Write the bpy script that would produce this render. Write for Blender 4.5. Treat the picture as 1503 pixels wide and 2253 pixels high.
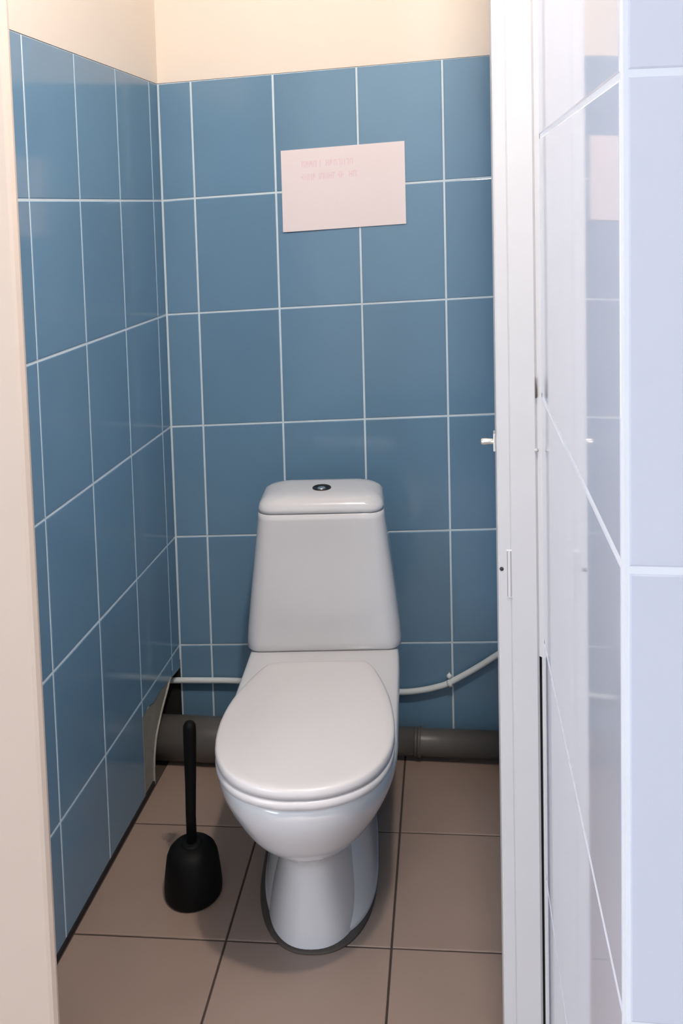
import bpy, bmesh, math, random
from mathutils import Vector, Matrix

random.seed(7)
S = bpy.context.scene
for o in list(bpy.data.objects):
    bpy.data.objects.remove(o)
COL = S.collection
PI = math.pi

# ------------------------------------------------------------------ camera
cam_d = bpy.data.cameras.new('camera')
cam = bpy.data.objects.new('camera', cam_d)
COL.objects.link(cam)
cam_d.sensor_fit = 'VERTICAL'
cam_d.sensor_height = 36.0
cam_d.lens = 2001.71 / 2253 * 36.0
cam_d.shift_x = -(812.11 - 751.5) / 2253
cam_d.shift_y = -(1126.5 - 595.32) / 2253
cam_d.clip_start = 0.02
FWD = Vector((-0.1188, 0.9903, -0.0721)).normalized()
RIGHT = Vector((0.9928, 0.1174, -0.0234))
RIGHT = (RIGHT - FWD * RIGHT.dot(FWD)).normalized()
UP = RIGHT.cross(FWD)
M = Matrix((RIGHT, UP, -FWD)).transposed().to_4x4()
M.translation = Vector((0.7567, -2.1348, 1.3198))
cam.matrix_world = M
S.camera = cam

# ------------------------------------------------------------------ world, lights, exposure
W = bpy.data.worlds.new('world')
S.world = W
W.use_nodes = True
W.node_tree.nodes['Background'].inputs[0].default_value = (0.75, 0.82, 1.0, 1)
W.node_tree.nodes['Background'].inputs[1].default_value = 0.05


def light(name, kind, loc, energy, color, size=0.1, target=None, size_y=None):
    d = bpy.data.lights.new(name, kind)
    d.energy = energy
    d.color = color
    if kind == 'AREA':
        d.size = size
        if size_y:
            d.shape = 'RECTANGLE'
            d.size_y = size_y
    else:
        d.shadow_soft_size = size
    o = bpy.data.objects.new(name, d)
    o.location = loc
    if target:
        v = Vector(target) - Vector(loc)
        o.rotation_euler = v.to_track_quat('-Z', 'Y').to_euler()
    COL.objects.link(o)
    return o


light('hall_hanging_lamp', 'POINT', (0.787, -1.42, 2.37), 72, (1.0, 0.90, 0.82), 0.04)
light('hall_window_daylight', 'AREA', (-1.25, -3.4, 1.15), 50, (0.75, 0.85, 1.0), 1.0, (0.8, -1.2, 0.7), 1.3)
light('added_rear_wall_fill', 'AREA', (0.4, -3.45, 2.5), 29, (0.90, 0.95, 1.0), 1.2, (0.4, -4.3, 1.25), 0.3)  # added fill, no such fixture known: brightens the rear wall the tiles reflect

vs = S.view_settings
vs.view_transform = 'Standard'
vs.look = 'None'
vs.exposure = 0.0
vs.gamma = 1.0
vs.use_curve_mapping = False


# ------------------------------------------------------------------ materials
def mat(name, color, rough=0.5, metal=0.0, var=0.0, scale=6.0, bump=0.0, bscale=60.0, ior=1.5, coat=0.0, tint=None, spec=0.5, objvar=0.0):
    m = bpy.data.materials.new(name)
    m.use_nodes = True
    nt = m.node_tree
    b = nt.nodes['Principled BSDF']
    b.inputs['Base Color'].default_value = (*color, 1)
    b.inputs['Roughness'].default_value = rough
    b.inputs['Metallic'].default_value = metal
    b.inputs['IOR'].default_value = ior
    b.inputs['Coat Weight'].default_value = coat
    b.inputs['Specular IOR Level'].default_value = spec
    if var or tint or objvar:
        tc = nt.nodes.new('ShaderNodeTexCoord')
        nz = nt.nodes.new('ShaderNodeTexNoise')
        nz.inputs['Scale'].default_value = scale
        nz.inputs['Detail'].default_value = 4
        nt.links.new(tc.outputs['Object'], nz.inputs['Vector'])
        mx = nt.nodes.new('ShaderNodeMix')
        mx.data_type = 'RGBA'
        lo = tuple(max(0, c * (1 - var)) for c in color)
        hi = tint if tint else tuple(min(1, c * (1 + var)) for c in color)
        mx.inputs['A'].default_value = (*lo, 1)
        mx.inputs['B'].default_value = (*hi, 1)
        nt.links.new(nz.outputs['Fac'], mx.inputs['Factor'])
        out = mx.outputs['Result']
        if objvar:
            oi = nt.nodes.new('ShaderNodeObjectInfo')
            mr = nt.nodes.new('ShaderNodeMapRange')
            mr.inputs['To Min'].default_value = 1 - objvar
            mr.inputs['To Max'].default_value = 1 + objvar
            nt.links.new(oi.outputs['Random'], mr.inputs['Value'])
            hs = nt.nodes.new('ShaderNodeHueSaturation')
            nt.links.new(mr.outputs['Result'], hs.inputs['Value'])
            nt.links.new(out, hs.inputs['Color'])
            out = hs.outputs['Color']
        nt.links.new(out, b.inputs['Base Color'])
    if bump:
        tc = nt.nodes.new('ShaderNodeTexCoord')
        nz = nt.nodes.new('ShaderNodeTexNoise')
        nz.inputs['Scale'].default_value = bscale
        nz.inputs['Detail'].default_value = 5
        nt.links.new(tc.outputs['Object'], nz.inputs['Vector'])
        bp = nt.nodes.new('ShaderNodeBump')
        bp.inputs['Strength'].default_value = bump
        bp.inputs['Distance'].default_value = 0.002
        nt.links.new(nz.outputs['Fac'], bp.inputs['Height'])
        nt.links.new(bp.outputs['Normal'], b.inputs['Normal'])
    return m


BLUE = mat('blue_glazed_tile', (0.145, 0.264, 0.380), 0.11, var=0.06, scale=5, objvar=0.03, bump=0.03, bscale=9)
GROUT = mat('pale_grout', (0.67, 0.77, 0.81), 0.8, var=0.08, scale=14)
CREAM = mat('cream_painted_plaster', (0.82, 0.73, 0.63), 0.7, var=0.03, scale=3, bump=0.15, bscale=25)
HALLP = mat('hall_wall_paint', (0.80, 0.80, 0.80), 0.8, var=0.04)
PLAST = mat('hall_plaster', (0.58, 0.48, 0.40), 0.75, var=0.04, scale=4, bump=0.2, bscale=30)
CEIL = mat('ceiling_white', (0.62, 0.61, 0.60), 0.9, var=0.02)
FLOORT = mat('beige_floor_tile', (0.295, 0.215, 0.172), 0.42, var=0.08, scale=7, objvar=0.03, bump=0.04, bscale=20)
FGROUT = mat('brown_floor_grout', (0.055, 0.038, 0.03), 0.9, var=0.2, scale=30)
WHITET = mat('white_glazed_tile', (0.685, 0.705, 0.795), 0.045, var=0.015, scale=4, bump=0.02, bscale=6)
WGROUT = mat('white_grout', (0.85, 0.88, 0.93), 0.7, var=0.03, scale=20)
PAINT = mat('white_gloss_paint', (0.59, 0.58, 0.575), 0.38, var=0.025, scale=8, bump=0.25, bscale=18)
CERAMIC = mat('white_sanitary_ceramic', (0.69, 0.685, 0.69), 0.12, var=0.01, scale=4, coat=0.2)
PLASTIC = mat('white_seat_plastic', (0.70, 0.67, 0.66), 0.30, var=0.01, scale=5)
BLACKP = mat('black_plastic', (0.004, 0.004, 0.004), 0.6, var=0.2, scale=12, spec=0.15)
BLACKB = mat('black_gasket', (0.01, 0.01, 0.01), 0.5, var=0.1)
CHROME = mat('chrome', (0.72, 0.72, 0.72), 0.18, metal=1.0, var=0.03, scale=20)
STEEL = mat('satin_steel', (0.82, 0.80, 0.75), 0.28, metal=0.8, var=0.05, scale=30)
PIPEG = mat('grey_sewer_pipe_plastic', (0.095, 0.088, 0.08), 0.4, var=0.12, scale=9)
HOSE = mat('white_pipe_plastic', (0.72, 0.76, 0.76), 0.4, var=0.04, scale=20)
PATCH = mat('bare_cement_patch', (0.26, 0.25, 0.21), 0.9, var=0.25, scale=22, bump=0.6, bscale=40)
DARK = mat('dark_joint_and_shade', (0.012, 0.010, 0.010), 0.9, var=0.3, scale=30)  # floor joint; also painted-in shade for the pipe cavity and jamb gap
SEAL = mat('brown_sealant', (0.075, 0.06, 0.052), 0.7, var=0.4, scale=25, bump=0.4, bscale=60)
PAPER = mat('white_paper', (0.86, 0.76, 0.755), 0.8, var=0.015, scale=9)
INK = mat('faded_pink_ink', (0.83, 0.64, 0.68), 0.8, var=0.06, scale=60)
TIPSHADOW = mat('handle_tip_shadow', (0.24, 0.18, 0.15), 0.9, var=0.25, scale=40)
PLATE = mat('painted_over_metal', (0.66, 0.645, 0.64), 0.5, var=0.05, scale=40)
HOLE = mat('dark_hole', (0.05, 0.04, 0.04), 0.9, var=0.2, scale=50)


# ------------------------------------------------------------------ helpers
def obj(name, me, m=None, parent=None):
    """link a mesh (bmesh or mesh data) as one object"""
    if isinstance(me, bmesh.types.BMesh):
        bm = me
        me = bpy.data.meshes.new(name)
        bm.to_mesh(me)
        bm.free()
    if m is not None and not me.materials:
        me.materials.append(m)
    o = bpy.data.objects.new(name, me)
    COL.objects.link(o)
    if parent is not None:
        o.parent = parent
    return o


def tag(o, label, cat, group=None, kind=None):
    o['label'] = label
    o['category'] = cat
    if group:
        o['group'] = group
    if kind:
        o['kind'] = kind
    return o


def empty(name, loc, rz=0):
    o = bpy.data.objects.new(name, None)
    o.location = loc
    o.rotation_euler = (0, 0, rz)
    o.empty_display_size = 0.05
    COL.objects.link(o)
    return o


def add_box(bm, x0, x1, y0, y1, z0, z1):
    v = [bm.verts.new(p) for p in ((x0, y0, z0), (x1, y0, z0), (x1, y1, z0), (x0, y1, z0), (x0, y0, z1), (x1, y0, z1), (x1, y1, z1), (x0, y1, z1))]
    for f in ((3, 2, 1, 0), (4, 5, 6, 7), (0, 1, 5, 4), (1, 2, 6, 5), (2, 3, 7, 6), (3, 0, 4, 7)):
        bm.faces.new([v[i] for i in f])
    return v


def box(x0, x1, y0, y1, z0, z1, bevel=0.0, seg=2):
    bm = bmesh.new()
    add_box(bm, x0, x1, y0, y1, z0, z1)
    if bevel:
        bmesh.ops.bevel(bm, geom=bm.edges[:], offset=bevel, segments=seg, profile=0.5, affect='EDGES')
    return bm


def smooth(bm):
    for f in bm.faces:
        f.smooth = True
    return bm


def extrude_poly(pts, h0, h1):
    """polygon (CCW seen from +w) in u,v, extruded along w from h0 to h1"""
    bm = bmesh.new()
    a = [bm.verts.new((p[0], p[1], h0)) for p in pts]
    b = [bm.verts.new((p[0], p[1], h1)) for p in pts]
    n = len(pts)
    bm.faces.new(list(reversed(a)))
    bm.faces.new(b)
    for i in range(n):
        j = (i + 1) % n
        bm.faces.new((a[i], a[j], b[j], b[i]))
    return bm


def area2(pts):
    return sum(pts[i][0] * pts[(i + 1) % len(pts)][1] - pts[(i + 1) % len(pts)][0] * pts[i][1] for i in range(len(pts)))


def inset(pts, d):
    n = len(pts)
    out = []
    for i in range(n):
        p0, p1, p2 = (Vector(pts[i - 1]), Vector(pts[i]), Vector(pts[(i + 1) % n]))
        e1 = (p1 - p0).normalized()
        e2 = (p2 - p1).normalized()
        n1 = Vector((-e1.y, e1.x))
        n2 = Vector((-e2.y, e2.x))
        b = (n1 + n2)
        k = max(0.35, 1 + n1.dot(n2))
        out.append(p1 + b * (d / k))
    return [(p.x, p.y) for p in out]


_tile_cache = {}


def tile_mesh(pts, th, bev, m, key):
    """a tile: outline in u,v, front face at w = 0, rounded edge, back at w = -th"""
    k = (key, th, bev, tuple((round(p[0], 4), round(p[1], 4)) for p in pts))
    if k in _tile_cache:
        return _tile_cache[k]
    if area2(pts) < 0:
        pts = list(reversed(pts))
    n = len(pts)
    bm = bmesh.new()
    rings = [(0.0, -th), (0.0, -bev), (bev * 0.35, -bev * 0.3), (bev * 1.3, 0.0)]
    R = []
    for d, w in rings:
        q = inset(pts, d) if d else pts
        R.append([bm.verts.new((p[0], p[1], w)) for p in q])
    for a, b in zip(R, R[1:]):
        for i in range(n):
            j = (i + 1) % n
            bm.faces.new((a[i], a[j], b[j], b[i]))
    bm.faces.new(R[-1])
    bm.faces.new(list(reversed(R[0])))
    me = bpy.data.meshes.new(key)
    bm.to_mesh(me)
    bm.free()
    me.materials.append(m)
    _tile_cache[k] = me
    return me


def put_tile(name, pts, origin, U, V, m, parent, th=0.007, bev=0.0012, jig=0.0):
    """pts in wall coordinates (u,v)"""
    cx = sum(p[0] for p in pts) / len(pts)
    cy = sum(p[1] for p in pts) / len(pts)
    me = tile_mesh([(p[0] - cx, p[1] - cy) for p in pts], th, bev, m, name)
    o = bpy.data.objects.new(name, me)
    COL.objects.link(o)
    U = Vector(U)
    V = Vector(V)
    N = U.cross(V)
    mw = Matrix((U, V, N)).transposed().to_4x4()
    if jig:
        mw = mw @ Matrix.Rotation(random.uniform(-jig, jig), 4, 'X') @ Matrix.Rotation(random.uniform(-jig, jig), 4, 'Y')
    mw.translation = Vector(origin) + U * cx + V * cy
    o.parent = parent
    o.matrix_world = mw
    return o


def clip(poly, a, b, c):
    """keep the part of poly with a*x + b*y <= c"""
    out = []
    n = len(poly)
    for i in range(n):
        p, q = poly[i], poly[(i + 1) % n]
        dp, dq = a * p[0] + b * p[1] - c, a * q[0] + b * q[1] - c
        if dp <= 0:
            out.append(p)
        if dp * dq < 0:
            t = dp / (dp - dq)
            out.append((p[0] + (q[0] - p[0]) * t, p[1] + (q[1] - p[1]) * t))
    return out


def tube(path, r, seg=14, cap=True):
    bm = bmesh.new()
    path = [Vector(p) for p in path]
    rings = []
    prev = None
    for i, p in enumerate(path):
        t = (path[min(i + 1, len(path) - 1)] - path[max(i - 1, 0)]).normalized()
        if prev is None:
            ref = Vector((0, 0, 1)) if abs(t.z) < 0.9 else Vector((1, 0, 0))
            a = t.cross(ref).normalized()
        else:
            a = (prev - t * prev.dot(t)).normalized()
        prev = a
        b = t.cross(a)
        rr = r[i] if isinstance(r, (list, tuple)) else r
        rings.append([bm.verts.new(p + (a * math.cos(2 * PI * k / seg) + b * math.sin(2 * PI * k / seg)) * rr) for k in range(seg)])
    for A, B in zip(rings, rings[1:]):
        for k in range(seg):
            j = (k + 1) % seg
            bm.faces.new((A[k], A[j], B[j], B[k]))
    if cap:
        bm.faces.new(list(reversed(rings[0])))
        bm.faces.new(rings[-1])
    bmesh.ops.recalc_face_normals(bm, faces=bm.faces[:])
    return smooth(bm)


def spline(pts, n=8):
    pts = [Vector(p) for p in pts]
    out = []
    for i in range(len(pts) - 1):
        p0, p1, p2, p3 = pts[max(i - 1, 0)], pts[i], pts[i + 1], pts[min(i + 2, len(pts) - 1)]
        for k in range(n):
            t = k / n
            out.append(0.5 * ((2 * p1) + (p2 - p0) * t + (2 * p0 - 5 * p1 + 4 * p2 - p3) * t * t + (3 * p1 - p0 - 3 * p2 + p3) * t ** 3))
    out.append(pts[-1])
    return out


def loft(rings, cap0=True, cap1=True):
    bm = bmesh.new()
    R = [[bm.verts.new(p) for p in ring] for ring in rings]
    n = len(R[0])
    for A, B in zip(R, R[1:]):
        for k in range(n):
            j = (k + 1) % n
            bm.faces.new((A[k], A[j], B[j], B[k]))
    if cap0:
        bm.faces.new(list(reversed(R[0])))
    if cap1:
        bm.faces.new(R[-1])
    bmesh.ops.recalc_face_normals(bm, faces=bm.faces[:])
    return smooth(bm)


def join_bm(a, b):
    me = bpy.data.meshes.new('tmp')
    b.to_mesh(me)
    b.free()
    a.from_mesh(me)
    bpy.data.meshes.remove(me)
    return a


# ------------------------------------------------------------------ measurements (metres)
TW, TH = 0.2, 0.278           # blue tile pitch
TOP = 1.6197                  # top edge of the blue tiling at the left corner
RISE = 0.0444                 # the rows on the back wall climb to the right
A0, B0 = 0.0815, 0.0581       # cut pieces in the corner
XR = 0.803                    # right wall of the cubicle
YF = -1.02                    # front plane of the door wall
YB = -0.90                    # its back plane
CEZ = 2.62
G = 0.0023                    # half a grout joint


def zrow(k, x=0.0):
    return TOP - TH * k + RISE * x


# ------------------------------------------------------------------ floor
floor = obj('floor', box(-1.6, 2.1, -4.3, 0.03, -0.10, -0.0022), FGROUT)
tag(floor, 'beige square tiled floor with thin dark brown joints', 'floor', kind='structure')
rot = 0.0347
cr, sr = math.cos(rot), math.sin(rot)
FS = 0.2999


def fl(u, v):
    # floor grid: u along x, v along -y, turned a little against the walls
    return (u * cr + v * sr * 1.0, -v * cr + u * sr)


fx0, fy0 = 0.2649, 0.3364
for i in range(-3, 4):
    for j in range(-2, 7):
        u0 = fx0 + i * FS
        v0 = fy0 + j * FS
        g = 0.0019
        poly = [fl(u0 + g, v0 + g), fl(u0 + FS - g, v0 + g), fl(u0 + FS - g, v0 + FS - g), fl(u0 + g, v0 + FS - g)]
        for a, b, c in ((-1, 0, 0.62), (1, 0, 1.35), (0, 1, -0.004), (0, -1, 2.2)):
            poly = clip(poly, a, b, c)
            if len(poly) < 3:
                break
        if len(poly) < 3:
            continue
        # inside the cubicle stop at its side walls
        cy = sum(p[1] for p in poly) / len(poly)
        if max(p[1] for p in poly) > YB:
            poly = clip(poly, -1, 0, -0.004)
            if len(poly) >= 3:
                poly = clip(poly, 1, 0, XR - 0.004)
        if len(poly) < 3 or abs(area2(poly)) < 2e-4:
            continue
        put_tile('tile', poly, (0, 0, 0), (1, 0, 0), (0, 1, 0), FLOORT, floor, th=0.006, bev=0.0012, jig=0.0012)
# shadow of the brush handle's tip, painted on the floor as a dark spot
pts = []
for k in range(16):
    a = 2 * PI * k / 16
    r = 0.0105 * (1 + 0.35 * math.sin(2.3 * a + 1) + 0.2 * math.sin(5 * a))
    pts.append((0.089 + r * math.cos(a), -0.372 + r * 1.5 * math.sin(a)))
obj('tip_shadow', extrude_poly(pts, 0.0001, 0.0005), TIPSHADOW, floor)

# ------------------------------------------------------------------ back wall
wall_back = obj('wall_back', box(-0.15, XR + 0.12, 0.0014, 0.14, 0.0, 1.60), GROUT)
tag(wall_back, 'back wall of blue glazed tiles under cream plaster', 'wall', kind='structure')
pl = [(-0.02, TOP + 0.001), (XR + 0.05, zrow(0, XR + 0.05) + 0.001), (XR + 0.05, CEZ), (-0.02, CEZ)]
o = obj('plaster', extrude_poly(pl, 0.0, 0.10), CREAM, wall_back)
o.matrix_world = Matrix(((1, 0, 0, 0), (0, 0, -1, 0.10), (0, 1, 0, 0), (0, 0, 0, 1)))
# sheets of grout behind the top row follow the slope of the tiling
gb = [(-0.02, 1.55), (XR + 0.05, 1.55), (XR + 0.05, zrow(0, XR + 0.05)), (-0.02, TOP)]
o = obj('grout_bed', extrude_poly(gb, 0.0, 0.05), GROUT, wall_back)
o.matrix_world = Matrix(((1, 0, 0, 0), (0, 0, -1, 0.0512), (0, 1, 0, 0), (0, 0, 0, 1)))
xs = [0.0] + [A0 + TW * k for k in range(4)] + [XR]
for r in range(6):
    for x0, x1 in zip(xs, xs[1:]):
        l = x0 + (0.003 if x0 == 0 else G)
        rr = x1 - (0.001 if x1 == XR else G)
        top = lambda x: zrow(r, x) - (0.0008 if r == 0 else G)
        bot = lambda x: max(0.006, zrow(r + 1, x) + G)
        poly = [(l, bot(l)), (rr, bot(rr)), (rr, top(rr)), (l, top(l))]
        if r == 5:
            poly = [(l, 0.006), (rr, 0.006), (rr, top(rr)), (l, top(l))]
        put_tile('tile', poly, (0, 0, 0), (1, 0, 0), (0, 0, 1), BLUE, wall_back, jig=0.0016)

# ------------------------------------------------------------------ left wall  (u = -y, facing +x)
LX = 0.0
UL, VL, NL = (0, -1, 0), (0, 0, 1), (1, 0, 0)     # U x V must be N
UL = (0, 1, 0)                                      # u = +y so that U x V = +x


def lw(ps):
    return [(-p[0], p[1]) for p in ps]              # (distance from the corner, z) -> (y, z)


lbm = bmesh.new()
add_box(lbm, -0.14, -0.0012, YB + 0.002, 0.0, 0.235, 1.6197)
add_box(lbm, -0.14, -0.0012, YB + 0.002, -0.2581, 0.0, 0.235)
add_box(lbm, -0.14, -0.0012, -0.2581, 0.0, 0.1925, 0.235)
wall_left = obj('wall_left', lbm, GROUT)
tag(wall_left, 'left wall of blue glazed tiles, broken at the floor by the pipe', 'wall', kind='structure')
obj('plaster', box(-0.13, 0.0, YB + 0.002, 0.0, TOP + 0.001, CEZ), CREAM, wall_left)
ds = [0.0] + [B0 + TW * k for k in range(5)]
ds[-1] = -YB
for r in range(6):
    for c, (d0, d1) in enumerate(zip(ds, ds[1:])):
        a = d0 + (0.003 if d0 == 0 else G * 1.1)
        b = d1 - (0.003 if c == 4 else G * 1.1)
        z1 = zrow(r) - (0.0008 if r == 0 else G * 1.1)
        z0 = zrow(r + 1) + G * 1.1 if r < 5 else 0.011
        if r == 5 and c == 0:
            poly = [(a, 0.172), (b, 0.178), (b, z1), (a, z1)]
        elif r == 5 and c == 1:      # the broken tile: only its upper rim is left
            poly = [(a, 0.178), (0.09, 0.181), (0.14, 0.190), (0.19, 0.186), (0.225, 0.197), (b, 0.188), (b, z1), (a, z1)]
        else:
            poly = [(a, z0), (b, z0), (b, z1), (a, z1)]
        put_tile('tile', lw(poly), (LX, 0, 0), UL, VL, BLUE, wall_left, jig=0.0016)
# bare cement in the place of the broken tile, with a rough rounded edge at the pipe hole
curve = [(0.205, 0.0), (0.203, 0.037), (0.196, 0.07), (0.182, 0.10), (0.165, 0.118), (0.147, 0.134), (0.128, 0.148), (0.110, 0.160), (0.092, 0.172), (0.076, 0.186), (0.066, 0.2)]
poly = [(0.2565, 0.012), (0.2565, 0.2)] + [(p[0], p[1] + (0.012 if i == 0 else 0)) for i, p in reversed(list(enumerate(curve)))]
pm = extrude_poly(lw(poly) if area2(lw(poly)) > 0 else list(reversed(lw(poly))), -0.06, -0.0015)
o = obj('cement_patch', pm, PATCH, wall_left)
o.matrix_world = Matrix(((0, 0, 1, 0), (1, 0, 0, 0), (0, 1, 0, 0), (0, 0, 0, 1)))
# paler cement rim round the hole
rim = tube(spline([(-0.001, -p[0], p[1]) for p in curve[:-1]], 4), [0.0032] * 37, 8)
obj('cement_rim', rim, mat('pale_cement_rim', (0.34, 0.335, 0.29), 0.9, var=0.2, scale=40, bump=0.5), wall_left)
# dark joint along the floor
obj('floor_joint', box(-0.006, 0.0015, YB + 0.004, -0.207, 0.0, 0.0095), DARK, wall_left)
# cavity behind the hole, its shade painted in with near-black boxes
obj('cavity_back', box(-0.15, -0.001, -0.004, 0.0015, 0.0, 0.1924), DARK, wall_left)
obj('pipe_cavity', box(-0.30, -0.16, -0.30, 0.05, 0.0, 0.26), DARK, wall_left)

# ------------------------------------------------------------------ right wall of the cubicle (behind the jamb)
wall_right = obj('wall_right', box(XR + 0.0035, XR + 0.11, YB + 0.002, 0.0, 0.0, 1.655), GROUT)
tag(wall_right, 'right cubicle wall of blue tiles, hidden behind the white door jamb', 'wall', kind='structure')
obj('plaster', box(XR, XR + 0.10, YB + 0.002, 0.0, 1.656, CEZ), CREAM, wall_right)
for r in range(6):
    for d0, d1 in zip(ds, ds[1:]):
        a, b = d0 + G, d1 - G
        z1 = zrow(r, XR) - G
        z0 = zrow(r + 1, XR) + G if r < 5 else 0.006
        put_tile('tile', [(a, z0), (b, z0), (b, z1), (a, z1)], (XR, 0, 0), (0, -1, 0), (0, 0, 1), BLUE, wall_right, jig=0.001)

# ------------------------------------------------------------------ door wall: plaster on the left, head above
DX0 = 0.168
prof = [(-1.6, YF), (DX0 - 0.013, YF), (DX0 - 0.008, YF + 0.0015), (DX0 - 0.004, YF + 0.006), (DX0 - 0.005, YF + 0.012), (0.100, YB), (-1.6, YB)]
wall_front = obj('wall_front', extrude_poly(prof, 0.0, CEZ), PLAST)
bm = box(DX0, 1.9, YF, YB, 2.42, CEZ)
tag(wall_front, 'cream plaster wall edge on the left of the doorway', 'wall', kind='structure')
obj('door_head', bm, PLAST, wall_front)

# ------------------------------------------------------------------ white door jamb (right)
JX0, JX1 = 0.7765, 0.8262
prof = [(JX0, YB), (JX0, YF + 0.002), (JX0 + 0.002, YF), (0.7918, YF), (0.7922, YF + 0.0006), (0.7929, YF + 0.0006), (0.7936, YF - 0.0012),
        (JX1 - 0.003, YF - 0.0012), (JX1, YF + 0.002), (JX1, YB)]
trim = obj('trim_1', extrude_poly(prof if area2(prof) > 0 else list(reversed(prof)), 0.0, 2.42), PAINT)
tag(trim, 'white painted wooden door jamb on the right of the doorway', 'door frame', kind='structure')
sp = obj('strike_plate', box(0.7868, 0.7938, YF - 0.0010, YF + 0.006, 0.827, 0.888, 0.0003, 1), PLATE, trim)
sp['label'] = 'slim grey painted-over strike plate'
SLOT = mat('grey_slot_edge', (0.36, 0.345, 0.34), 0.6, var=0.12, scale=60)
obj('plate_slot', box(0.7871, 0.7884, YF - 0.0012, YF, 0.8285, 0.8865), SLOT, sp)  # flat grey strips marking the plate's two recessed lines
obj('plate_slot', box(0.7912, 0.7930, YF - 0.0012, YF, 0.8285, 0.8865), SLOT, sp)


def disc(c, r, y0, y1, n=14, sx=1.0, sz=1.0):
    return tube([(c[0], y0, c[1]), (c[0], y1, c[1])], r, n)


obj('screw_hole', disc((0.7806, 0.8635), 0.0026, YF - 0.0004, YF + 0.003), HOLE, trim)
chip = extrude_poly([(0.8243, 1.079), (0.8262, 1.081), (0.8260, 1.090), (0.8250, 1.106), (0.8246, 1.094)], 0.0, 0.0015)
o = obj('paint_chip', chip, HOLE, trim)
o.matrix_world = Matrix(((1, 0, 0, 0), (0, 0, -1, YF - 0.0003), (0, 1, 0, 0), (0, 0, 0, 1)))
obj('wood_knot', disc((0.8245, 1.014), 0.0022, YF - 0.0016, YF), mat('grey_knot', (0.5, 0.47, 0.46), 0.6, var=0.1, scale=50), trim)  # small grey mark of the knot
# ------------------------------------------------------------------ white tiled pier beside the jamb
DL = math.radians(1.6)
nx, ny = math.cos(DL), math.sin(DL)
PC = 0.80265


def px_(y, off=0.0):
    return (PC + off - ny * y) / nx


YC = -1.555                    # front corner of the pier
XC = px_(YC)
# body (slightly recessed behind the tiles)
rec = 0.0007
body = [(px_(YF + 0.06) + rec, YF + 0.06), (px_(YC) + rec, YC + rec), (2.1, YC + rec), (2.1, YF + 0.06)]
wall_pier = obj('wall_pier', extrude_poly(body if area2(body) > 0 else list(reversed(body)), 0.0, CEZ), WGROUT)
tag(wall_pier, 'glossy white tiled wall corner at the right edge, beside the door jamb', 'wall', kind='structure')
DIR = Vector((ny, -nx, 0))     # towards the camera along the side face
NRM = Vector((-nx, -ny, 0))
LEN = (YF + 0.05 - YC) / nx
org = Vector((px_(YF + 0.05), YF + 0.05, 0))
PZ = [0.0, 0.153, 0.463, 0.7735, 1.0835, 1.3965, 1.708, 2.02, 2.33, CEZ]
gp = 0.0022
for z0, z1 in zip(PZ, PZ[1:]):
    a, b = 0.002, LEN - 0.0115
    put_tile('tile', [(a, z0 + gp), (b, z0 + gp), (b, z1 - gp), (a, z1 - gp)], org, DIR, (0, 0, 1), WHITET, wall_pier, th=0.0014, bev=0.0012)
    for k in range(3):
        x0 = XC + 0.0032 + k * 0.402
        put_tile('tile', [(x0, z0 + gp), (x0 + 0.398, z0 + gp), (x0 + 0.398, z1 - gp), (x0, z1 - gp)], (0, YC, 0), (1, 0, 0), (0, 0, 1), WHITET, wall_pier, th=0.0014, bev=0.0012)
# bead of filler between jamb and pier: whole above, shrunk and open below
XJ = px_(YF)
fb = [(JX1 - 0.0002, YF + 0.02), (JX1 - 0.0002, YF + 0.0015), (XJ - 0.002, YF - 0.002), (XJ + 0.0002, YF - 0.004), (XJ + 0.0002, YF + 0.02)]
bm = extrude_poly(fb if area2(fb) > 0 else list(reversed(fb)), 0.752, 2.42)
fb2 = [(XJ - 0.0022, YF + 0.02), (XJ - 0.0022, YF - 0.001), (XJ - 0.0008, YF - 0.003), (XJ + 0.0002, YF - 0.003), (XJ + 0.0002, YF + 0.02)]
join_bm(bm, extrude_poly(fb2 if area2(fb2) > 0 else list(reversed(fb2)), 0.0, 0.752))
fo = obj('filler_bead', bm, PAINT, trim)
obj('gap_shade', box(JX1 - 0.0001, XJ - 0.0021, YF + 0.008, YF + 0.03, 0.0, 0.7515), DARK, trim)  # near-black strip painted in for the shade inside the gap

# ------------------------------------------------------------------ hall shell and ceiling
ceiling = obj('ceiling', box(-1.6, 2.1, -4.3, 0.14, CEZ, CEZ + 0.08), CEIL)
tag(ceiling, 'plain white ceiling over the hall and the cubicle', 'ceiling', kind='structure')
wh = obj('wall_rear', box(-1.6, 2.1, -4.38, -4.3, 0.0, CEZ), HALLP)
tag(wh, 'plain pale hall wall behind the viewpoint', 'wall', kind='structure')
wh = obj('wall_hall_left', box(-1.68, -1.6, -4.3, YB, 0.0, CEZ), HALLP)
tag(wh, 'plain pale wall closing the hall on the left', 'wall', kind='structure')
wh = obj('wall_hall_right', box(2.1, 2.18, -4.3, YF + 0.06, 0.0, CEZ), HALLP)
tag(wh, 'plain pale wall closing the hall on the right', 'wall', kind='structure')

# ------------------------------------------------------------------ toilet
YAW = math.radians(6.4)
toilet = empty('toilet', (0.40, -0.12, 0.0), YAW)
tag(toilet, 'white ceramic toilet with closed lid and tapered cistern against the blue tiles', 'toilet')


def egg(z, hw, fb, ff, fm, ef=2.1, eb=4.0, n=72):
    """ring in toilet space: x across, -y forward"""
    out = []
    for k in range(n):
        t = 2 * PI * k / n
        c, s = math.cos(t), math.sin(t)
        e = ef if c >= 0 else eb
        yy = abs(c) ** (2 / e)
        xx = abs(s) ** (2 / e)
        f = fm + (ff - fm) * yy if c >= 0 else fm - (fm - fb) * yy
        out.append((math.copysign(xx * hw, s), -f, z))
    return out


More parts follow.
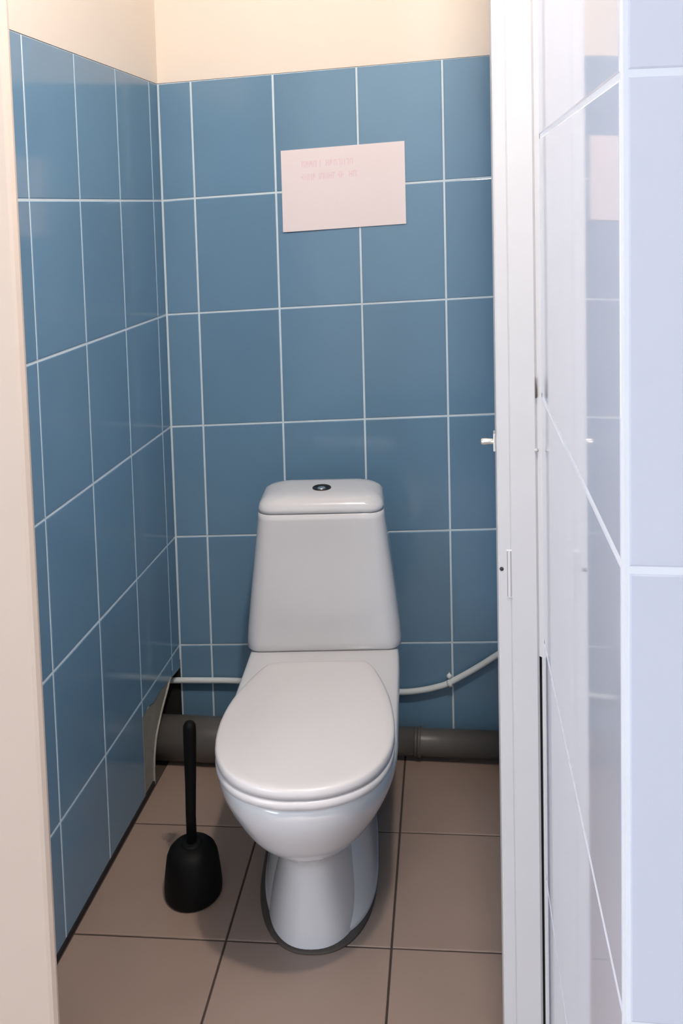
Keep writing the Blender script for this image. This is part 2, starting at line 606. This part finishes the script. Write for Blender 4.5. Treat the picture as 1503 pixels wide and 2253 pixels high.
def lean(ring):
    # the pan stands slightly askew on its foot
    out = []
    for x, y, z in ring:
        t = min(1.0, max(0.0, (-y - 0.15) / 0.33))
        out.append((x - 0.0115 * t * t * (3 - 2 * t), y, z))
    return out


def interp(tab, n):
    """catmull-rom through rows of numbers"""
    out = []
    for i in range(len(tab) - 1):
        p0, p1, p2, p3 = tab[max(i - 1, 0)], tab[i], tab[i + 1], tab[min(i + 2, len(tab) - 1)]
        for k in range(n):
            t = k / n
            out.append([0.5 * (2 * b + (c - a) * t + (2 * a - 5 * b + 4 * c - d) * t * t + (3 * b - a - 3 * c + d) * t ** 3) for a, b, c, d in zip(p0, p1, p2, p3)])
    out.append(list(tab[-1]))
    return out


#        z     hw     fb    ff     fm    ef   eb
bowl = [(0.000, 0.094, 0.14, 0.520, 0.36, 2.3, 2.5),
        (0.012, 0.092, 0.14, 0.519, 0.36, 2.3, 2.5),
        (0.050, 0.082, 0.14, 0.515, 0.37, 2.3, 2.5),
        (0.100, 0.071, 0.13, 0.511, 0.38, 2.2, 2.5),
        (0.140, 0.066, 0.12, 0.511, 0.39, 2.2, 2.6),
        (0.165, 0.071, 0.10, 0.520, 0.40, 2.15, 2.8),
        (0.187, 0.085, 0.08, 0.543, 0.41, 2.1, 3.0),
        (0.215, 0.106, 0.05, 0.580, 0.42, 2.1, 3.5),
        (0.250, 0.128, 0.02, 0.622, 0.43, 2.1, 4.0),
        (0.290, 0.147, 0.00, 0.650, 0.445, 2.1, 5.0),
        (0.325, 0.158, 0.00, 0.669, 0.46, 2.1, 6.0),
        (0.350, 0.162, 0.00, 0.676, 0.465, 2.1, 7.0),
        (0.362, 0.161, 0.00, 0.676, 0.465, 2.1, 7.0),
        (0.368, 0.157, 0.00, 0.672, 0.465, 2.1, 7.0),
        (0.370, 0.148, 0.01, 0.662, 0.465, 2.1, 7.0)]
bm = loft([lean(egg(*r)) for r in interp(bowl, 4)])
# the wider foot that houses the outlet, behind the front column
foot = [(0.000, 0.112, 0.05, 0.500, 0.30, 2.4, 3.5),
        (0.010, 0.112, 0.05, 0.500, 0.30, 2.4, 3.5),
        (0.018, 0.109, 0.05, 0.496, 0.30, 2.4, 3.5),
        (0.060, 0.100, 0.05, 0.470, 0.29, 2.3, 3.5),
        (0.110, 0.090, 0.05, 0.445, 0.28, 2.2, 3.5),
        (0.160, 0.082, 0.05, 0.430, 0.27, 2.2, 3.5),
        (0.220, 0.075, 0.05, 0.420, 0.26, 2.2, 3.5)]
join_bm(bm, loft([[(x - 0.004, y, z) for x, y, z in egg(*r)] for r in interp(foot, 3)]))
obj('bowl', bm, CERAMIC, toilet)

seat_tab = [(0.3735, 0.150, 0.275, 0.690, 0.50, 2.1, 2.7), (0.3745, 0.156, 0.270, 0.697, 0.50, 2.1, 2.7), (0.381, 0.158, 0.268, 0.699, 0.50, 2.1, 2.7),
            (0.387, 0.156, 0.270, 0.697, 0.50, 2.1, 2.7), (0.388, 0.150, 0.275, 0.690, 0.50, 2.1, 2.7)]


def lid_ring(z, d, n=72):
    """outline of the lid: pear shaped, blunt at the hinge"""
    pts = [(0.0, 0.272), (0.05, 0.272), (0.088, 0.275), (0.107, 0.290), (0.122, 0.325), (0.138, 0.375), (0.150, 0.43), (0.156, 0.49), (0.155, 0.545), (0.146, 0.595),
           (0.126, 0.638), (0.097, 0.669), (0.060, 0.689), (0.025, 0.698), (0.0, 0.6985)]
    sp = spline([(p[0], p[1], 0) for p in pts], 3)
    right = [(p.x, p.y) for p in sp]
    full = right + [(-p[0], p[1]) for p in reversed(right[1:-1])]
    q = inset(full, d) if area2(full) > 0 else list(reversed(inset(list(reversed(full)), d)))
    return lean([(p[0], -(0.272 + (p[1] - 0.272) * 0.958), z) for p in q])


bm = loft([lid_ring(0.3730, 0.004), lid_ring(0.3740, 0.0008), lid_ring(0.380, 0.0), lid_ring(0.3868, 0.0008), lid_ring(0.388, 0.005)])
obj('seat', bm, PLASTIC, toilet)
bm = loft([lid_ring(0.3912, 0.005), lid_ring(0.3922, 0.0008), lid_ring(0.398, 0.0), lid_ring(0.4045, 0.0008), lid_ring(0.4070, 0.0030), lid_ring(0.4080, 0.0065), lid_ring(0.4086, 0.018)])
obj('lid', bm, PLASTIC, toilet)
# hinge posts under the back of the lid
for s in (-1, 1):
    obj('hinge', tube([(s * 0.07, -0.268, 0.366), (s * 0.07, -0.268, 0.393)], 0.011, 14), PLASTIC, toilet)


def rrect(z, hw, f0, f1, r, n=8, rb=None):
    rb = r if rb is None else rb
    out = []
    for cx, cy, a0, rr in ((hw - r, f1 - r, 0, r), (-hw + r, f1 - r, 90, r), (-hw + rb, f0 + rb, 180, rb), (hw - rb, f0 + rb, 270, rb)):
        for k in range(n + 1):
            a = math.radians(a0 + 90 * k / n)
            out.append((cx + rr * math.cos(a), -(cy + rr * math.sin(a)), z))
    return out


#        z     hw     f0     f1     r
cist = [(0.3715, 0.158, 0.006, 0.156, 0.026),
        (0.3720, 0.1635, 0.002, 0.1615, 0.027),
        (0.3765, 0.1662, 0.0, 0.1643, 0.028),
        (0.390, 0.1665, 0.0, 0.1650, 0.032),
        (0.420, 0.1640, 0.0, 0.1650, 0.032),
        (0.500, 0.1550, 0.0, 0.1640, 0.032),
        (0.600, 0.1430, 0.0, 0.1610, 0.032),
        (0.655, 0.1365, 0.0, 0.1595, 0.032),
        (0.6682, 0.1350, 0.0, 0.1590, 0.032),
        (0.6688, 0.1335, 0.001, 0.1575, 0.031)]
obj('cistern', loft([rrect(*r) for r in cist]), CERAMIC, toilet)
lidt = [(0.6702, 0.1330, 0.001, 0.1570, 0.032),
        (0.6708, 0.1350, 0.0, 0.1592, 0.033),
        (0.6780, 0.1350, 0.0, 0.1590, 0.034),
        (0.6860, 0.1325, 0.0, 0.1570, 0.036),
        (0.6930, 0.1265, 0.003, 0.1520, 0.038),
        (0.6985, 0.1165, 0.010, 0.1430, 0.038),
        (0.7020, 0.1020, 0.020, 0.1300, 0.036),
        (0.7035, 0.0800, 0.035, 0.1120, 0.03)]
cl = obj('cistern_lid', loft([rrect(*r) for r in lidt]), CERAMIC, toilet)
# flush button: black well ring with a chrome plunger
ring = loft([[(rr * math.cos(2 * PI * k / 28), -0.088 + rr * math.sin(2 * PI * k / 28), z) for k in range(28)]
             for rr, z in ((0.0205, 0.700), (0.0205, 0.7050), (0.0195, 0.7060), (0.0175, 0.7060), (0.0168, 0.7045))], True, True)
fbn = obj('flush_button', ring, BLACKB, cl)
fbn['label'] = 'black ringed flush button'
pl_ = loft([[(rr * math.cos(2 * PI * k / 24), -0.0965 + rr * math.sin(2 * PI * k / 24), z) for k in range(24)]
            for rr, z in ((0.0095, 0.7030), (0.0095, 0.7062), (0.0080, 0.7075), (0.0045, 0.7080))])
pb = obj('plunger', pl_, CHROME, fbn)
pb['label'] = 'chrome push plunger'
# sealant smeared round the foot
sr_ = []
for z, d in ((0.0, 0.0045), (0.002, 0.0042), (0.004, 0.002), (0.005, -0.004)):
    sr_.append([(x - 0.0075 - 0.004 * 0.5 * max(0.0, -x / 0.11), y, zz) for x, y, zz in egg(z, 0.110 + d, 0.05, 0.521 + d * 1.3, 0.31, 2.35, 3.5)])
se = obj('sealant', loft(sr_), SEAL, toilet)
se['label'] = 'dark brown sealant smeared round the foot'

# ------------------------------------------------------------------ toilet brush
brush = empty('toilet_brush', (0.193, -0.520, 0.0))
tag(brush, 'black toilet brush standing in its black holder left of the toilet', 'toilet brush')


def lathe(tab, n=40, sx=1.0, sy=1.0):
    return loft([[(r * sx * math.cos(2 * PI * k / n), r * sy * math.sin(2 * PI * k / n), z) for k in range(n)] for r, z in tab])


obj('holder', lathe([(0.044, 0.0), (0.051, 0.0008), (0.0545, 0.006), (0.0552, 0.018), (0.0535, 0.042), (0.0505, 0.066), (0.0485, 0.079), (0.0445, 0.089), (0.0380, 0.0960), (0.0290, 0.1002), (0.0190, 0.1020)]), BLACKP, brush)
obj('brush_lid', lathe([(0.0200, 0.1005), (0.0205, 0.1022), (0.0150, 0.1042), (0.0105, 0.1050)]), BLACKP, brush)
hd = tube([(0, 0, 0.101), (0, 0, 0.16), (0.002, 0, 0.22), (0.003, 0, 0.27), (0.004, 0, 0.325), (0.004, 0, 0.337), (0.004, 0, 0.343), (0.004, 0, 0.3455)],
          [0.0098, 0.0098, 0.0105, 0.0118, 0.0126, 0.0120, 0.0085, 0.003], 18)
obj('handle', hd, BLACKP, brush)

# ------------------------------------------------------------------ sewer pipe along the back wall
pipe = empty('sewer_pipe', (0.3, -0.062, 0.0))
tag(pipe, 'grey plastic sewer pipe along the foot of the back wall behind the toilet', 'pipe')


def xpipe(x0, x1, y, z, r, seg=28):
    return tube([(x0 - 0.3, y + 0.062, z), (x1 - 0.3, y + 0.062, z)], r, seg)


obj('wide_pipe', xpipe(-0.13, 0.40, -0.103, 0.0512, 0.0505), PIPEG, pipe)
obj('narrow_pipe', xpipe(0.40, XR - 0.002, -0.055, 0.040, 0.031), PIPEG, pipe)
bm = xpipe(0.598, 0.606, -0.055, 0.040, 0.0345)
join_bm(bm, xpipe(0.590, 0.598, -0.055, 0.040, 0.0325))
join_bm(bm, xpipe(0.390, 0.598, -0.055, 0.040, 0.0318))
obj('coupling', bm, PIPEG, pipe)
join_c = xpipe(0.375, 0.41, -0.095, 0.0545, 0.0540)
obj('coupling', join_c, PIPEG, pipe)
obj('pipe_foot', box(0.14, 0.17, -0.008, 0.022, 0.0, 0.012, 0.001, 1), PIPEG, pipe)

# ------------------------------------------------------------------ white water pipe on the back wall
hose = empty('water_pipe', (0.4, -0.014, 0.145))
tag(hose, 'thin white water pipe bending up the blue back wall behind the toilet', 'pipe')
hp = [(-0.03, -0.014, 0.1440), (0.065, -0.014, 0.1478), (0.158, -0.014, 0.1500), (0.30, -0.014, 0.146), (0.45, -0.014, 0.139), (0.556, -0.014, 0.1385), (0.609, -0.014, 0.1455), (0.645, -0.014, 0.155),
      (0.675, -0.014, 0.1670), (0.741, -0.014, 0.2070), (0.797, -0.014, 0.2460)]
hb = tube([(p.x - 0.4, p.y + 0.014, p.z - 0.145) for p in spline(hp, 6)], 0.0072, 14)
obj('pipe_run', hb, HOSE, hose)
cb = tube([(0.272, -0.003, 0.0195), (0.2785, -0.003, 0.0235)], 0.0095, 14)
ce = obj('clip', cb, HOSE, hose)
nb = bmesh.new()
bmesh.ops.create_uvsphere(nb, u_segments=14, v_segments=8, radius=0.0062)
bmesh.ops.translate(nb, verts=nb.verts[:], vec=(0.2735, 0.001, 0.0375))
join_bm(nb, tube([(0.2735, 0.001, 0.0375), (0.2735, 0.0138, 0.0375)], 0.0035, 10))
obj('clip_nail', smooth(nb), mat('white_clip', (0.85, 0.87, 0.88), 0.3, var=0.02), ce)

# ------------------------------------------------------------------ latch pin on the jamb
latch = empty('latch_pin', (JX0, -0.95, 1.0065))
tag(latch, 'small steel latch pin sticking out of the white door jamb', 'latch')
obj('pin', tube([(0.0, 0, 0), (-0.008, 0, 0), (-0.015, 0, -0.0003), (-0.0185, 0, -0.0003), (-0.0196, 0, -0.0003)], [0.0036, 0.0038, 0.0045, 0.0038, 0.0015], 16), STEEL, latch)
obj('keeper', box(-0.0032, 0.0002, -0.010, 0.010, -0.0115, 0.0125, 0.0012, 2), STEEL, latch)

# ------------------------------------------------------------------ paper notice
paper = empty('paper_notice', (0.4438, -0.001, 1.363))
tag(paper, 'white paper notice with faded pink print on the blue tiles above the toilet', 'paper')
C4 = [(0.2968, 1.2592), (0.5912, 1.2737), (0.5909, 1.4666), (0.2965, 1.4523)]
NX, NZ = 18, 12
bm = bmesh.new()


def ppt(a, b):
    x = (C4[0][0] * (1 - a) + C4[1][0] * a) * (1 - b) + (C4[3][0] * (1 - a) + C4[2][0] * a) * b
    z = (C4[0][1] * (1 - a) + C4[1][1] * a) * (1 - b) + (C4[3][1] * (1 - a) + C4[2][1] * a) * b
    lift = 0.0014 + 0.0016 * (1 - b) ** 2 + 0.0008 * math.sin(a * 5 + 1) * (1 - b)
    return x, -lift, z


fr = [[bm.verts.new((ppt(i / NX, j / NZ)[0] - 0.4438, ppt(i / NX, j / NZ)[1] - 0.0004 + 0.001, ppt(i / NX, j / NZ)[2] - 1.363)) for i in range(NX + 1)] for j in range(NZ + 1)]
bk = [[bm.verts.new((v.co.x, v.co.y + 0.0004, v.co.z)) for v in row] for row in fr]
for j in range(NZ):
    for i in range(NX):
        bm.faces.new((fr[j][i], fr[j][i + 1], fr[j + 1][i + 1], fr[j + 1][i]))
        bm.faces.new((bk[j][i], bk[j + 1][i], bk[j + 1][i + 1], bk[j][i + 1]))
edge = [(j, 0) for j in range(NZ + 1)] + [(NZ, i) for i in range(1, NX + 1)] + [(j, NX) for j in range(NZ - 1, -1, -1)] + [(0, i) for i in range(NX - 1, 0, -1)]
for (a, b), (c, d) in zip(edge, edge[1:] + edge[:1]):
    bm.faces.new((fr[a][b], fr[c][d], bk[c][d], bk[a][b]))
bmesh.ops.recalc_face_normals(bm, faces=bm.faces[:])
obj('sheet', bm, PAPER, paper)


# faded, illegible print: two short lines of blurred capitals
def stroke_line(x0, z0, widths, h, slope):
    bm = bmesh.new()
    x = x0
    for w in widths:
        if w > 0:
            z = z0 + slope * (x - x0)
            for (a0, a1, c0, c1) in ((0, 0.28, 0, 1), (0.72, 1, 0, 1), (0.2, 0.8, 0.40 if random.random() < 0.5 else 0.78, 0.62 if random.random() < 0.5 else 1.0)):
                if random.random() < 0.2:
                    continue
                if c1 <= c0:
                    c1 = c0 + 0.2
                add_box(bm, x + a0 * w, x + a1 * w, -0.0009, -0.0006, z + c0 * h, z + c1 * h)
            x += w + 0.0020
        else:
            x += -w
    return bm


for x0, z0, ws in ((-0.098, 0.0475, [0.0055, 0.0055, 0.006, 0.0055, 0.006, -0.008, 0.0055, 0.006, 0.0055, 0.0055, 0.006, 0.0055, 0.006]),
                   (-0.1015, 0.0175, [0.006, 0.0055, 0.006, 0.006, 0.0055, 0.006, 0.0055, 0.006, 0.006, 0.006, 0.006, -0.007, 0.006, 0.006])):
    bm = stroke_line(x0, z0, [w * 1.32 for w in ws], 0.0150, 0.05)
    for v in bm.verts:
        # follow the bow of the sheet
        a = (v.co.x + 0.4438 - 0.2966) / 0.2944
        b = (v.co.z + 1.363 - 1.2592 - 0.0145 * a) / 0.193
        v.co.y = v.co.y - 0.0004 + 0.001 + 0.0006 + ppt(a, b)[1]
    obj('print', bm, INK, paper)
